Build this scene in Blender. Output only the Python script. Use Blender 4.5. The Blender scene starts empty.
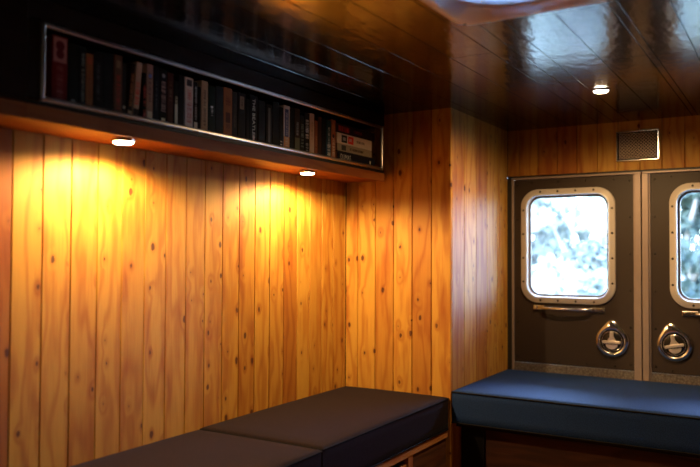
import bpy, bmesh, math, random
from mathutils import Vector, Matrix, Euler
R = random.Random(7)
S = bpy.context.scene
COL = S.collection
PI = math.pi
EYE = 1.15            # eye height above the floor

# ------------------------------------------------------------ camera, world, exposure
cam_d = bpy.data.cameras.new('camera'); cam = bpy.data.objects.new('camera', cam_d); COL.objects.link(cam)
fw = Vector((-0.51904721, 0.85430054, 0.02757854)); r2 = Vector((0.85467442, 0.51915009, 0.00384957)); u2 = Vector((0.01102871, -0.02556878, 0.99961223))
M4 = Matrix((r2, u2, -fw)).transposed().to_4x4(); M4.translation = (0, 0, EYE)
cam.matrix_world = M4
cam_d.sensor_width = 36; cam_d.lens = 737.62/700*36; cam_d.clip_start = 0.02; cam_d.clip_end = 300
cam_d.dof.use_dof = True; cam_d.dof.focus_distance = 3.1; cam_d.dof.aperture_fstop = 1.5
S.camera = cam
S.view_settings.view_transform = 'Standard'; S.view_settings.look = 'None'
S.view_settings.gamma = 1; S.view_settings.use_curve_mapping = False
S.view_settings.exposure = 0.0

w = bpy.data.worlds.new('world'); S.world = w; w.use_nodes = True
wn = w.node_tree; wn.nodes.clear()
wo = wn.nodes.new('ShaderNodeOutputWorld'); wb = wn.nodes.new('ShaderNodeBackground'); ws = wn.nodes.new('ShaderNodeTexSky')
ws.sky_type = 'NISHITA'; ws.sun_disc = False; ws.sun_elevation = math.radians(35); ws.sun_rotation = math.radians(200)
ws.air_density = 1.0; ws.dust_density = 0.6; ws.ozone_density = 2.0
SKY = 3.8
wt = wn.nodes.new('ShaderNodeMix'); wt.data_type = 'RGBA'; wt.blend_type = 'MULTIPLY'; wt.inputs[0].default_value = 1.0; wt.inputs[7].default_value = (0.82, 0.93, 1.20, 1)
wn.links.new(ws.outputs[0], wt.inputs[6]); wn.links.new(wt.outputs[2], wb.inputs[0]); wb.inputs[1].default_value = SKY; wn.links.new(wb.outputs[0], wo.inputs[0])
sun_d = bpy.data.lights.new('sun', 'SUN'); sun_d.energy = 38; sun_d.angle = math.radians(42); sun_d.color = (0.55, 0.77, 1.0)
sun = bpy.data.objects.new('sun', sun_d); COL.objects.link(sun); sun.rotation_euler = (math.radians(-42), 0, math.radians(12))

SHELF_LAMP_W = 46.0
CEIL_LAMP_W = 58.0
WARM = (1.0, 0.60, 0.24)

# ------------------------------------------------------------ material helpers
def new_mat(name):
    m = bpy.data.materials.new(name); m.use_nodes = True
    nt = m.node_tree; b = nt.nodes['Principled BSDF']
    return m, nt, b
def simple(name, col, rough=0.5, metal=0.0, noise=0.0, nscale=40, bump=0.0, spec=0.5, coat=0.0):
    m, nt, b = new_mat(name)
    b.inputs['Base Color'].default_value = (*col, 1); b.inputs['Roughness'].default_value = rough
    b.inputs['Metallic'].default_value = metal; b.inputs['Specular IOR Level'].default_value = spec
    b.inputs['Coat Weight'].default_value = coat
    if noise or bump:
        tc = nt.nodes.new('ShaderNodeTexCoord'); n = nt.nodes.new('ShaderNodeTexNoise'); n.inputs['Scale'].default_value = nscale; n.inputs['Detail'].default_value = 5
        nt.links.new(tc.outputs['Object'], n.inputs['Vector'])
        if noise:
            mx = nt.nodes.new('ShaderNodeMix'); mx.data_type = 'RGBA'
            mx.inputs[6].default_value = (*[c*(1-noise) for c in col], 1); mx.inputs[7].default_value = (*[min(1, c*(1+noise)) for c in col], 1)
            nt.links.new(n.outputs['Fac'], mx.inputs[0]); nt.links.new(mx.outputs[2], b.inputs['Base Color'])
        if bump:
            bp = nt.nodes.new('ShaderNodeBump'); bp.inputs['Strength'].default_value = bump; bp.inputs['Distance'].default_value = 0.002
            nt.links.new(n.outputs['Fac'], bp.inputs['Height']); nt.links.new(bp.outputs[0], b.inputs['Normal'])
    return m
def emit(name, col, s):
    m, nt, b = new_mat(name)
    b.inputs['Base Color'].default_value = (0.8, 0.8, 0.8, 1)
    b.inputs['Emission Color'].default_value = (*col, 1); b.inputs['Emission Strength'].default_value = s
    return m

class NT:
    """tiny helper for node maths"""
    def __init__(s, nt): s.nt = nt
    def n(s, t, **k):
        x = s.nt.nodes.new(t)
        for a, v in k.items(): setattr(x, a, v)
        return x
    def put(s, sock, v):
        if isinstance(v, (int, float)): sock.default_value = v
        elif isinstance(v, tuple): sock.default_value = v
        else: s.nt.links.new(v, sock)
    def m(s, op, a, b=0.0, c=0.0):
        x = s.n('ShaderNodeMath', operation=op); s.put(x.inputs[0], a); s.put(x.inputs[1], b); s.put(x.inputs[2], c); return x.outputs[0]
    def comb(s, x, y, z=0.0):
        c = s.n('ShaderNodeCombineXYZ'); s.put(c.inputs[0], x); s.put(c.inputs[1], y); s.put(c.inputs[2], z); return c.outputs[0]
    def mix(s, f, a, b, blend='MIX'):
        x = s.n('ShaderNodeMix', data_type='RGBA', blend_type=blend); s.put(x.inputs[0], f); s.put(x.inputs[6], a); s.put(x.inputs[7], b); return x.outputs[2]
    def rng(s, v, a, b, c=0.0, d=1.0, smooth=True):
        x = s.n('ShaderNodeMapRange'); x.interpolation_type = 'SMOOTHSTEP' if smooth else 'LINEAR'
        s.put(x.inputs[0], v); s.put(x.inputs[1], a); s.put(x.inputs[2], b); s.put(x.inputs[3], c); s.put(x.inputs[4], d); return x.outputs[0]

def wood(name, pale, mid, dark, knot, rough=0.38, knots=True, tintlo=(0.60, 0.34, 0.16), grain=1.0, ripple=0.0, coat=0.25, spec=0.4):
    m, nt, b = new_mat(name); q = NT(nt)
    uv = q.n('ShaderNodeUVMap'); uv.uv_map = 'UVMap'
    sp = q.n('ShaderNodeSeparateXYZ'); nt.links.new(uv.outputs[0], sp.inputs[0])
    U, V = sp.outputs[0], sp.outputs[1]
    idx = q.m('ROUND', q.m('DIVIDE', U, 10.0)); lu = q.m('SUBTRACT', U, q.m('MULTIPLY', idx, 10.0))
    wnz = q.n('ShaderNodeTexWhiteNoise', noise_dimensions='1D'); nt.links.new(idx, wnz.inputs['W'])
    sc = q.n('ShaderNodeSeparateColor'); nt.links.new(wnz.outputs['Color'], sc.inputs[0])
    ra, rb, rc = sc.outputs
    v2 = q.m('ADD', V, q.m('MULTIPLY', ra, 37.0))
    # slow wander of the grain
    nz = q.n('ShaderNodeTexNoise', noise_dimensions='3D'); nz.inputs['Scale'].default_value = 1.0; nz.inputs['Detail'].default_value = 2.0
    nt.links.new(q.comb(q.m('MULTIPLY', lu, 9.0), q.m('MULTIPLY', v2, 1.6), q.m('MULTIPLY', idx, 3.1)), nz.inputs['Vector'])
    phase = q.m('ADD', q.m('MULTIPLY', lu, 70.0), q.m('MULTIPLY', nz.outputs['Fac'], 26.0))
    kmask = None
    if knots:
        vo = q.n('ShaderNodeTexVoronoi', voronoi_dimensions='2D'); vo.inputs['Scale'].default_value = 1.0; vo.inputs['Randomness'].default_value = 0.9
        nt.links.new(q.comb(q.m('ADD', q.m('MULTIPLY', lu, 15.0), q.m('MULTIPLY', idx, 7.0)), q.m('MULTIPLY', v2, 9.0)), vo.inputs['Vector'])
        cs = q.n('ShaderNodeSeparateColor'); nt.links.new(vo.outputs['Color'], cs.inputs[0])
        act = q.rng(q.m('ADD', cs.outputs[0], q.m('MULTIPLY', rc, 0.26)), 0.74, 0.80)
        size = q.m('ADD', 0.028, q.m('MULTIPLY', q.m('POWER', cs.outputs[1], 2.0), 0.105))
        # ragged outline
        nk = q.n('ShaderNodeTexNoise'); nk.inputs['Scale'].default_value = 1.0; nk.inputs['Detail'].default_value = 3
        nt.links.new(q.comb(q.m('MULTIPLY', lu, 120.0), q.m('MULTIPLY', v2, 70.0), idx), nk.inputs['Vector'])
        d = q.m('ADD', vo.outputs['Distance'], q.m('MULTIPLY', q.m('SUBTRACT', nk.outputs['Fac'], 0.5), 0.11))
        kmask = q.m('MULTIPLY', q.rng(q.m('DIVIDE', d, size), 0.75, 1.25, 1.0, 0.0), act)
        halo = q.m('MULTIPLY', q.rng(vo.outputs['Distance'], 0.03, 0.42, 1.0, 0.0), act)
        phase = q.m('ADD', phase, q.m('MULTIPLY', halo, 3.2))
    ring = q.m('MULTIPLY_ADD', q.m('SINE', phase), 0.5, 0.5)
    ringp = q.m('POWER', ring, 3.0)
    fn = q.n('ShaderNodeTexNoise'); fn.inputs['Scale'].default_value = 1.0; fn.inputs['Detail'].default_value = 4
    nt.links.new(q.comb(q.m('MULTIPLY', lu, 420.0), q.m('MULTIPLY', v2, 7.0), idx), fn.inputs['Vector'])
    col = q.mix(q.m('MULTIPLY', ringp, min(1.0, 0.70*grain)), (*pale, 1), (*mid, 1))
    col = q.mix(q.m('MULTIPLY', q.rng(fn.outputs['Fac'], 0.45, 0.75), 0.30*grain), col, (*dark, 1))
    if knots:
        hw = q.m('MULTIPLY', q.m('POWER', halo, 2.0), 0.45)
        col = q.mix(hw, col, (*[x*0.8 for x in mid], 1)); col = q.mix(q.m('MULTIPLY', kmask, 0.92), col, (*knot, 1))
    bn = q.n('ShaderNodeTexNoise'); bn.inputs['Scale'].default_value = 1.0; bn.inputs['Detail'].default_value = 3
    nt.links.new(q.comb(q.m('MULTIPLY', lu, 22.0), q.m('MULTIPLY', v2, 3.0), q.m('MULTIPLY', idx, 1.7)), bn.inputs['Vector'])
    col = q.mix(q.rng(bn.outputs['Fac'], 0.46, 0.70, 0.0, 0.75), col, q.mix(1.0, col, (0.74, 0.50, 0.32, 1), 'MULTIPLY'))
    tint = q.mix(q.m('POWER', rb, 2.0), (1, 1, 1, 1), (*tintlo, 1))
    col = q.mix(1.0, col, tint, 'MULTIPLY')
    nt.links.new(col, b.inputs['Base Color'])
    b.inputs['Roughness'].default_value = rough; b.inputs['Specular IOR Level'].default_value = spec; b.inputs['Coat Weight'].default_value = coat; b.inputs['Coat Roughness'].default_value = 0.22
    h = q.m('ADD', q.m('MULTIPLY', ringp, 0.3), q.m('MULTIPLY', fn.outputs['Fac'], 0.4))
    if ripple:
        rp = q.n('ShaderNodeTexNoise'); rp.inputs['Scale'].default_value = 1.0; rp.inputs['Detail'].default_value = 1.5
        nt.links.new(q.comb(q.m('MULTIPLY', lu, 22.0), q.m('MULTIPLY', v2, 9.0), q.m('MULTIPLY', idx, 5.0)), rp.inputs['Vector'])
        h = q.m('ADD', h, q.m('MULTIPLY', rp.outputs['Fac'], ripple))
    bp = q.n('ShaderNodeBump'); bp.inputs['Strength'].default_value = 0.35; bp.inputs['Distance'].default_value = 0.0012
    nt.links.new(h, bp.inputs['Height']); nt.links.new(bp.outputs[0], b.inputs['Normal'])
    return m

PINE = wood('varnished_pine', (0.52, 0.285, 0.042), (0.36, 0.130, 0.011), (0.22, 0.055, 0.005), (0.08, 0.020, 0.006), ripple=1.0, rough=0.62, coat=0.0)
LIP = wood('pine_edging', (0.30, 0.10, 0.022), (0.22, 0.06, 0.013), (0.19, 0.05, 0.01), (0.08, 0.02, 0.01), knots=False, rough=0.55, coat=0.0, spec=0.2)
DARKWOOD = wood('dark_stained_wood', (0.020, 0.010, 0.007), (0.012, 0.006, 0.004), (0.006, 0.003, 0.002), (0, 0, 0), knots=False, tintlo=(0.7, 0.7, 0.7), rough=0.45, coat=0.0, spec=0.12)
FLOORWOOD = wood('brown_floorboards', (0.26, 0.13, 0.05), (0.18, 0.08, 0.03), (0.10, 0.04, 0.015), (0.02, 0.01, 0.01), rough=0.5, coat=0.05)
ROUGHWOOD = wood('rough_brown_board', (0.11, 0.045, 0.020), (0.06, 0.022, 0.010), (0.025, 0.009, 0.004), (0.02, 0.01, 0.005), knots=False, rough=0.7, ripple=3.0, grain=1.6, coat=0.0)

def ceiling_mat():
    m, nt, b = new_mat('glossy_dark_ceiling_board'); q = NT(nt)
    uv = q.n('ShaderNodeUVMap'); uv.uv_map = 'UVMap'
    sp = q.n('ShaderNodeSeparateXYZ'); nt.links.new(uv.outputs[0], sp.inputs[0])
    n1 = q.n('ShaderNodeTexNoise'); n1.inputs['Scale'].default_value = 1; n1.inputs['Detail'].default_value = 2
    nt.links.new(q.comb(q.m('MULTIPLY', sp.outputs[0], 26.0), q.m('MULTIPLY', sp.outputs[1], 14.0)), n1.inputs['Vector'])
    n2 = q.n('ShaderNodeTexNoise'); n2.inputs['Scale'].default_value = 1; n2.inputs['Detail'].default_value = 3
    nt.links.new(q.comb(q.m('MULTIPLY', sp.outputs[0], 120.0), q.m('MULTIPLY', sp.outputs[1], 5.0)), n2.inputs['Vector'])
    col = q.mix(n2.outputs['Fac'], (0.002, 0.0014, 0.0012, 1), (0.005, 0.003, 0.002, 1))
    nt.links.new(col, b.inputs['Base Color']); b.inputs['Roughness'].default_value = 0.15
    b.inputs['Specular IOR Level'].default_value = 0.55
    bp = q.n('ShaderNodeBump'); bp.inputs['Strength'].default_value = 0.2; bp.inputs['Distance'].default_value = 0.006
    nt.links.new(n1.outputs['Fac'], bp.inputs['Height']); nt.links.new(bp.outputs[0], b.inputs['Normal'])
    return m
CEIL = ceiling_mat()
ALU = simple('brushed_aluminium', (0.62, 0.60, 0.58), 0.28, 1.0, 0.08, 60, 0.1)
TRIMALU = simple('dull_painted_metal', (0.33, 0.26, 0.24), 0.45, 0.35, 0.1, 30)
CHROME = simple('chrome', (0.88, 0.86, 0.84), 0.20, 1.0)
SATIN = simple('satin_nickel', (0.85, 0.78, 0.74), 0.42, 0.85)
DOORBROWN = simple('brown_door_vinyl', (0.026, 0.015, 0.011), 0.55, 0, 0.15, 300, 0.25)
WINWHITE = simple('white_window_frame', (0.50, 0.46, 0.44), 0.40, 0, 0.06, 30)
WINEDGE = simple('pale_inner_frame', (0.62, 0.62, 0.62), 0.35)
RUBBER = simple('black_rubber', (0.012, 0.012, 0.012), 0.5)
SCREW = simple('dark_screw', (0.03, 0.025, 0.022), 0.35, 0.7)
BLACK = simple('black_satin', (0.005, 0.0045, 0.004), 0.45, spec=0.25)
HATCHW = simple('off_white_plastic', (0.84, 0.82, 0.80), 0.35, 0, 0.04, 12)
KICK = None
def fabric(name, col):
    m, nt, b = new_mat(name); q = NT(nt)
    tc = q.n('ShaderNodeTexCoord')
    n = q.n('ShaderNodeTexNoise'); n.inputs['Scale'].default_value = 260; n.inputs['Detail'].default_value = 3; nt.links.new(tc.outputs['Object'], n.inputs['Vector'])
    n2 = q.n('ShaderNodeTexNoise'); n2.inputs['Scale'].default_value = 5; n2.inputs['Detail'].default_value = 3; nt.links.new(tc.outputs['Object'], n2.inputs['Vector'])
    c = q.mix(q.rng(n.outputs['Fac'], 0.3, 0.7), (*[x*0.7 for x in col], 1), (*[x*1.35 for x in col], 1))
    c = q.mix(q.m('MULTIPLY', n2.outputs['Fac'], 0.4), c, (*[x*0.7 for x in col], 1))
    nt.links.new(c, b.inputs['Base Color']); b.inputs['Roughness'].default_value = 0.8
    b.inputs['Specular IOR Level'].default_value = 0.04; b.inputs['Sheen Weight'].default_value = 0.06; b.inputs['Sheen Roughness'].default_value = 0.3; b.inputs['Sheen Tint'].default_value = (0.5, 0.7, 1, 1)
    bp = q.n('ShaderNodeBump'); bp.inputs['Strength'].default_value = 0.5; bp.inputs['Distance'].default_value = 0.001
    nt.links.new(n.outputs['Fac'], bp.inputs['Height']); nt.links.new(bp.outputs[0], b.inputs['Normal'])
    return m
FAB = fabric('upholstery_lamplit', (0.018, 0.012, 0.014))  # left bench: the lamplit look of the upholstery put into its colour
FAB_DAYLIT = fabric('upholstery_daylit', (0.017, 0.040, 0.130))  # rear bench: same upholstery with blue daylight put into its colour
PIPING = simple('black_piping', (0.005, 0.005, 0.007), 0.8, spec=0.1)
def glass_mat():
    m, nt, b = new_mat('window_glass'); nt.nodes.remove(b); q = NT(nt)
    out = nt.nodes['Material Output']; tr = q.n('ShaderNodeBsdfTransparent'); tr.inputs[0].default_value = (0.96, 0.985, 0.99, 1)
    gl = q.n('ShaderNodeBsdfGlossy'); gl.inputs['Roughness'].default_value = 0.03; fr = q.n('ShaderNodeFresnel'); fr.inputs[0].default_value = 1.45
    mx = q.n('ShaderNodeMixShader'); nt.links.new(fr.outputs[0], mx.inputs[0]); nt.links.new(tr.outputs[0], mx.inputs[1]); nt.links.new(gl.outputs[0], mx.inputs[2]); nt.links.new(mx.outputs[0], out.inputs[0])
    return m
GLASS = glass_mat()
def dome_mat():
    m, nt, b = new_mat('translucent_dome'); nt.nodes.remove(b); q = NT(nt)
    out = nt.nodes['Material Output']; tr = q.n('ShaderNodeBsdfTranslucent'); tr.inputs[0].default_value = (0.50, 0.56, 0.62, 1)
    gl = q.n('ShaderNodeBsdfDiffuse'); gl.inputs[0].default_value = (0.6, 0.66, 0.7, 1)
    mx = q.n('ShaderNodeMixShader'); mx.inputs[0].default_value = 0.25; nt.links.new(tr.outputs[0], mx.inputs[1]); nt.links.new(gl.outputs[0], mx.inputs[2]); nt.links.new(mx.outputs[0], out.inputs[0])
    return m
DOME = dome_mat()

# ------------------------------------------------------------ mesh helpers
def obj(name, bm, mats, parent=None, smooth=False, recalc=True):
    me = bpy.data.meshes.new(name)
    if recalc: bmesh.ops.recalc_face_normals(bm, faces=bm.faces)
    bm.to_mesh(me); bm.free()
    for m in (mats if isinstance(mats, (list, tuple)) else [mats]): me.materials.append(m)
    if smooth:
        for p in me.polygons: p.use_smooth = True
    o = bpy.data.objects.new(name, me); COL.objects.link(o)
    if parent is not None: o.parent = parent
    return o
def auto_smooth(o, deg=35):
    me = o.data
    for p in me.polygons: p.use_smooth = True
    bm = bmesh.new(); bm.from_mesh(me)
    for e in bm.edges:
        e.smooth = not (len(e.link_faces) == 2 and e.calc_face_angle(0) > math.radians(deg))
    bm.to_mesh(me); bm.free(); return o
def bevel(o, wd=0.003, seg=2):
    md = o.modifiers.new('bevel', 'BEVEL'); md.width = wd; md.segments = seg; md.limit_method = 'ANGLE'; md.angle_limit = math.radians(40); return o
def thing(name, label, cat, loc=(0, 0, 0), group=None, rot=(0, 0, 0)):
    o = bpy.data.objects.new(name, None); COL.objects.link(o); o.location = loc; o.rotation_euler = rot
    o.empty_display_size = 0.05
    return tag(o, label, cat, group)
def tag(o, label, cat, group=None, kind=None):
    if label: o['label'] = label
    if cat: o['category'] = cat
    if group: o['group'] = group
    if kind: o['kind'] = kind
    return o
def structure(o): o['kind'] = 'structure'; return o
def box(bm, x0, x1, y0, y1, z0, z1, mat=0, uvk=None):
    vs = [bm.verts.new((x, y, z)) for x in (x0, x1) for y in (y0, y1) for z in (z0, z1)]
    fs = []
    for f in ((0, 1, 3, 2), (4, 6, 7, 5), (0, 4, 5, 1), (2, 3, 7, 6), (0, 2, 6, 4), (1, 5, 7, 3)):
        ff = bm.faces.new([vs[i] for i in f]); ff.material_index = mat; fs.append(ff)
    if uvk is not None:   # wood uv: grain along the longest axis
        uvl = bm.loops.layers.uv.get('UVMap') or bm.loops.layers.uv.new('UVMap')
        d = [abs(x1-x0), abs(y1-y0), abs(z1-z0)]; L = d.index(max(d)); o = [i for i in range(3) if i != L]
        cen = Vector(((x0+x1)/2, (y0+y1)/2, (z0+z1)/2))
        for ff in fs:
            n = ff.normal if ff.normal.length else Vector((0, 0, 1)); ff.normal_update(); n = ff.normal
            a = o[0] if abs(n[o[0]]) < abs(n[o[1]]) else o[1]
            for l in ff.loops:
                c = l.vert.co - cen; l[uvl].uv = (c[a] + 10*uvk, l.vert.co[L])
    return vs
def cyl(bm, p, axis, r, h, n=32, r2_=None, mat=0, caps=True):
    """cylinder from p along axis (unit) length h"""
    axis = Vector(axis).normalized(); p = Vector(p)
    a = axis.orthogonal().normalized(); b = axis.cross(a)
    r2_ = r if r2_ is None else r2_
    A = [bm.verts.new(p + (a*math.cos(t)+b*math.sin(t))*r) for t in [2*PI*i/n for i in range(n)]]
    B = [bm.verts.new(p + axis*h + (a*math.cos(t)+b*math.sin(t))*r2_) for t in [2*PI*i/n for i in range(n)]]
    for i in range(n):
        f = bm.faces.new((A[i], A[(i+1) % n], B[(i+1) % n], B[i])); f.material_index = mat
    if caps:
        bm.faces.new(A[::-1]).material_index = mat; bm.faces.new(B).material_index = mat
def lathe(bm, prof, org, axis, n=40, close=False, mat=0):
    """prof: list of (r, h) revolved about axis at org"""
    axis = Vector(axis).normalized(); org = Vector(org); a = axis.orthogonal().normalized(); b = axis.cross(a)
    rings = []
    for r, h in prof:
        if r < 1e-6: rings.append([bm.verts.new(org+axis*h)])
        else: rings.append([bm.verts.new(org+axis*h+(a*math.cos(2*PI*i/n)+b*math.sin(2*PI*i/n))*r) for i in range(n)])
    pairs = list(zip(rings, rings[1:])) + ([(rings[-1], rings[0])] if close else [])
    for A, B in pairs:
        for i in range(n):
            j = (i+1) % n
            vs = [A[i % len(A)], A[j % len(A)], B[j % len(B)], B[i % len(B)]]
            u = []
            for v in vs:
                if v not in u: u.append(v)
            if len(u) > 2: bm.faces.new(u).material_index = mat
def tube(bm, pts, r, n=10, mat=0, closed=False):
    pts = [Vector(p) for p in pts]; rings = []
    N = len(pts)
    for i, p in enumerate(pts):
        if closed: t = pts[(i+1) % N]-pts[i-1]
        else: t = pts[min(i+1, N-1)]-pts[max(i-1, 0)]
        t.normalize(); ref = Vector((0, 0, 1)) if abs(t.z) < 0.9 else Vector((1, 0, 0))
        a = t.cross(ref).normalized(); b = t.cross(a); rr = r[i] if isinstance(r, list) else r
        rings.append([bm.verts.new(p+(a*math.cos(2*PI*k/n)+b*math.sin(2*PI*k/n))*rr) for k in range(n)])
    rng = range(N) if closed else range(N-1)
    for i in rng:
        A, B = rings[i], rings[(i+1) % N]
        for k in range(n):
            bm.faces.new((A[k], A[(k+1) % n], B[(k+1) % n], B[k])).material_index = mat
    if not closed:
        bm.faces.new(rings[0][::-1]).material_index = mat; bm.faces.new(rings[-1]).material_index = mat

def planks(name, org, ud, vd, nd, cuts, v0, v1, mat, k0=0, g=0.0030, gd=0.0075, th=0.014):
    """tongue-and-groove boards: cuts = list of (u0,u1,[v0,v1]) in the plane org+u*ud+v*vd facing nd"""
    bm = bmesh.new(); uvl = bm.loops.layers.uv.new('UVMap')
    ud, vd, nd, org = Vector(ud), Vector(vd), Vector(nd), Vector(org)
    for k, c in enumerate(cuts):
        u0, u1 = c[0], c[1]; a, b = (c[2] if len(c) > 2 else (v0, v1)); gg = min(g, (u1-u0)*0.2)
        prof = [(u0, -th), (u0, -gd), (u0+gg, 0), (u1-gg, 0), (u1, -gd), (u1, -th)]
        A = [bm.verts.new(org+ud*u+nd*h+vd*a) for u, h in prof]; B = [bm.verts.new(org+ud*u+nd*h+vd*b) for u, h in prof]
        um = (u0+u1)/2; fs = []
        for i in range(6):
            j = (i+1) % 6; fs.append(((A[i], A[j], B[j], B[i]), (prof[i][0], prof[j][0], prof[j][0], prof[i][0]), (a, a, b, b)))
        fs.append((A[::-1], [p[0] for p in prof][::-1], [a]*6)); fs.append((B, [p[0] for p in prof], [b]*6))
        for vs, us, vv in fs:
            f = bm.faces.new(vs)
            for l, uu, v_ in zip(f.loops, us, vv): l[uvl].uv = (uu-um+10*(k+k0), v_)
    return obj(name, bm, mat)
def seams(a, b, start, pitch):
    c = [a]; s = start
    while s > a: s -= pitch
    while s < b-1e-3:
        if s > a+0.012 and s < b-0.012: c.append(s)
        s += pitch
    c.append(b); return list(zip(c, c[1:]))

# ------------------------------------------------------------ the room
W, Y1, X1, Y2 = -1.974, 3.208, -1.393, 3.996
ZC, ZH = EYE+0.692, EYE+0.437
XR, YB = 0.612, -1.30
XC = -0.682                       # middle of the vehicle
structure(planks('wall_left', (W, 0, 0), (0, 1, 0), (0, 0, 1), (1, 0, 0), seams(YB, Y1, 1.955, 0.1033), 0, ZC, PINE, 3))
structure(planks('wall_inner', (0, Y1, 0), (1, 0, 0), (0, 0, 1), (0, -1, 0), seams(W, X1, X1-0.102*5, 0.102), 0, ZC, PINE, 60))
structure(planks('wall_inner_side', (X1, 0, 0), (0, 1, 0), (0, 0, 1), (1, 0, 0), [(a, b) for a, b in seams(Y1+0.0145, Y2, Y1+0.16, 0.155)], 0, ZC, PINE, 82))
structure(planks('wall_back_upper', (0, Y2, 0), (1, 0, 0), (0, 0, 1), (0, -1, 0), seams(X1, XR, -1.219, 0.106), ZH, ZC, PINE, 101))
bm = bmesh.new(); box(bm, X1-0.03, XR+0.014, Y2+0.0142, Y2+0.05, ZH, ZC+0.02); structure(obj('wall_back', bm, BLACK))
structure(planks('wall_right', (XR, 0, 0), (0, 1, 0), (0, 0, 1), (-1, 0, 0), seams(YB, Y2, 1.955, 0.1033), 0, ZC, DARKWOOD, 130))
structure(planks('wall_front', (0, YB, 0), (1, 0, 0), (0, 0, 1), (0, 1, 0), seams(W, XR, 0.0, 0.12), 0, ZC, DARKWOOD, 190))
# right-hand strip of the back wall beyond the doors and the strip beneath them
structure(planks('wall_back_right', (0, Y2, 0), (1, 0, 0), (0, 0, 1), (0, -1, 0), seams(2*XC+1.356+0.016, XR, 0.1, 0.106), 0, ZH, PINE, 215))
bm = bmesh.new(); box(bm, X1, 2*XC+1.37, Y2-0.004, Y2+0.05, 0, EYE-0.662); structure(obj('wall_back_lower', bm, BLACK))
structure(planks('floor', (0, 0, 0), (1, 0, 0), (0, 1, 0), (0, 0, 1), seams(W-0.02, XR+0.02, 0, 0.13), YB-0.02, Y2+0.05, FLOORWOOD, 240))

for nm, a in (('wall_left_outer', (W-0.06, W-0.0145, YB-0.06, Y2+0.06)), ('wall_right_outer', (XR+0.0145, XR+0.06, YB-0.06, Y2+0.06)), ('wall_front_outer', (W-0.0145, XR+0.0145, YB-0.06, YB-0.0145))):
    bm = bmesh.new(); box(bm, *a, -0.02, ZC+0.05); structure(obj(nm, bm, BLACK))
bm = bmesh.new(); box(bm, W-0.0144, X1-0.0145, Y1+0.0145, Y2+0.06, 0, ZC); structure(obj('wall_inner_core', bm, BLACK))
bm = bmesh.new(); box(bm, XC-0.012, XC+0.012, Y2+0.046, Y2+0.06, 0.4, ZH); structure(obj('trim_4', bm, RUBBER))
bm = bmesh.new(); box(bm, 2*XC+1.372, XR+0.014, Y2+0.0145, Y2+0.06, 0, ZH); structure(obj('wall_back_right_outer', bm, BLACK))
# ceiling: boards along the vehicle, 0.15 m wide, opening for the roof hatch
HX0, HX1, HY0, HY1 = -0.815, -0.415, 1.575, 1.975
cuts = []
joint = {-0.89: 2.954, -0.59: 2.70, -0.44: 2.704, -0.74: 3.05, -0.29: 3.2, -1.04: 2.4, -1.19: 3.0}
for a, b in seams(W, XR, -0.29, 0.15):
    segs = [(a, b)]
    for e in (HX0, HX1):
        segs = [s for (p, q_) in segs for s in ([(p, e), (e, q_)] if p+0.004 < e < q_-0.004 else [(p, q_)])]
    jy = None
    for kx, ky in joint.items():
        if abs(a-kx) < 0.02: jy = ky
    for p, q_ in segs:
        ys = [(YB, HY0), (HY1, Y2+0.02)] if HX0-0.001 <= p and q_ <= HX1+0.001 else [(YB, Y2+0.02)]
        for y0, y1 in ys:
            if jy and y0 < jy < y1: cuts += [(p, q_, (y0, jy-0.0015)), (p, q_, (jy+0.0015, y1))]
            else: cuts.append((p, q_, (y0, y1)))
structure(planks('ceiling', (0, 0, ZC), (1, 0, 0), (0, 1, 0), (0, 0, -1), cuts, 0, 1, CEIL, 0, g=0.0018, gd=0.004, th=0.02))

# ------------------------------------------------------------ rear doors
def rrect(x0, x1, z0, z1, r, n=8):
    pts = []
    for cx, cz, a0 in ((x1-r, z1-r, 0), (x0+r, z1-r, 90), (x0+r, z0+r, 180), (x1-r, z0+r, 270)):
        for i in range(n+1):
            t = math.radians(a0+90*i/n); pts.append((cx+r*math.cos(t), cz+r*math.sin(t)))
    return pts
def ring_loft(bm, loops, mats=None, close=False):
    """loops: list of lists of Vector"""
    rs = [[bm.verts.new(p) for p in L] for L in loops]; n = len(rs[0])
    pr = list(zip(rs, rs[1:])) + ([(rs[-1], rs[0])] if close else [])
    for k, (A, B) in enumerate(pr):
        for i in range(n):
            f = bm.faces.new((A[i], A[(i+1) % n], B[(i+1) % n], B[i]))
            if mats: f.material_index = mats[k]
    return rs
def kick_mat():
    m, nt, b = new_mat('scuffed_kick_plate'); q = NT(nt); tc = q.n('ShaderNodeTexCoord')
    v = q.n('ShaderNodeTexVoronoi'); v.inputs['Scale'].default_value = 90; nt.links.new(tc.outputs['Object'], v.inputs['Vector'])
    c = q.mix(v.outputs['Distance'], (0.32, 0.29, 0.27, 1), (0.12, 0.10, 0.09, 1)); nt.links.new(c, b.inputs['Base Color'])
    b.inputs['Metallic'].default_value = 0.6; b.inputs['Roughness'].default_value = 0.4
    bp = q.n('ShaderNodeBump'); bp.inputs['Strength'].default_value = 0.8; bp.inputs['Distance'].default_value = 0.002
    nt.links.new(v.outputs['Distance'], bp.inputs['Height']); nt.links.new(bp.outputs[0], b.inputs['Normal']); return m
KICK = kick_mat()

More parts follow.
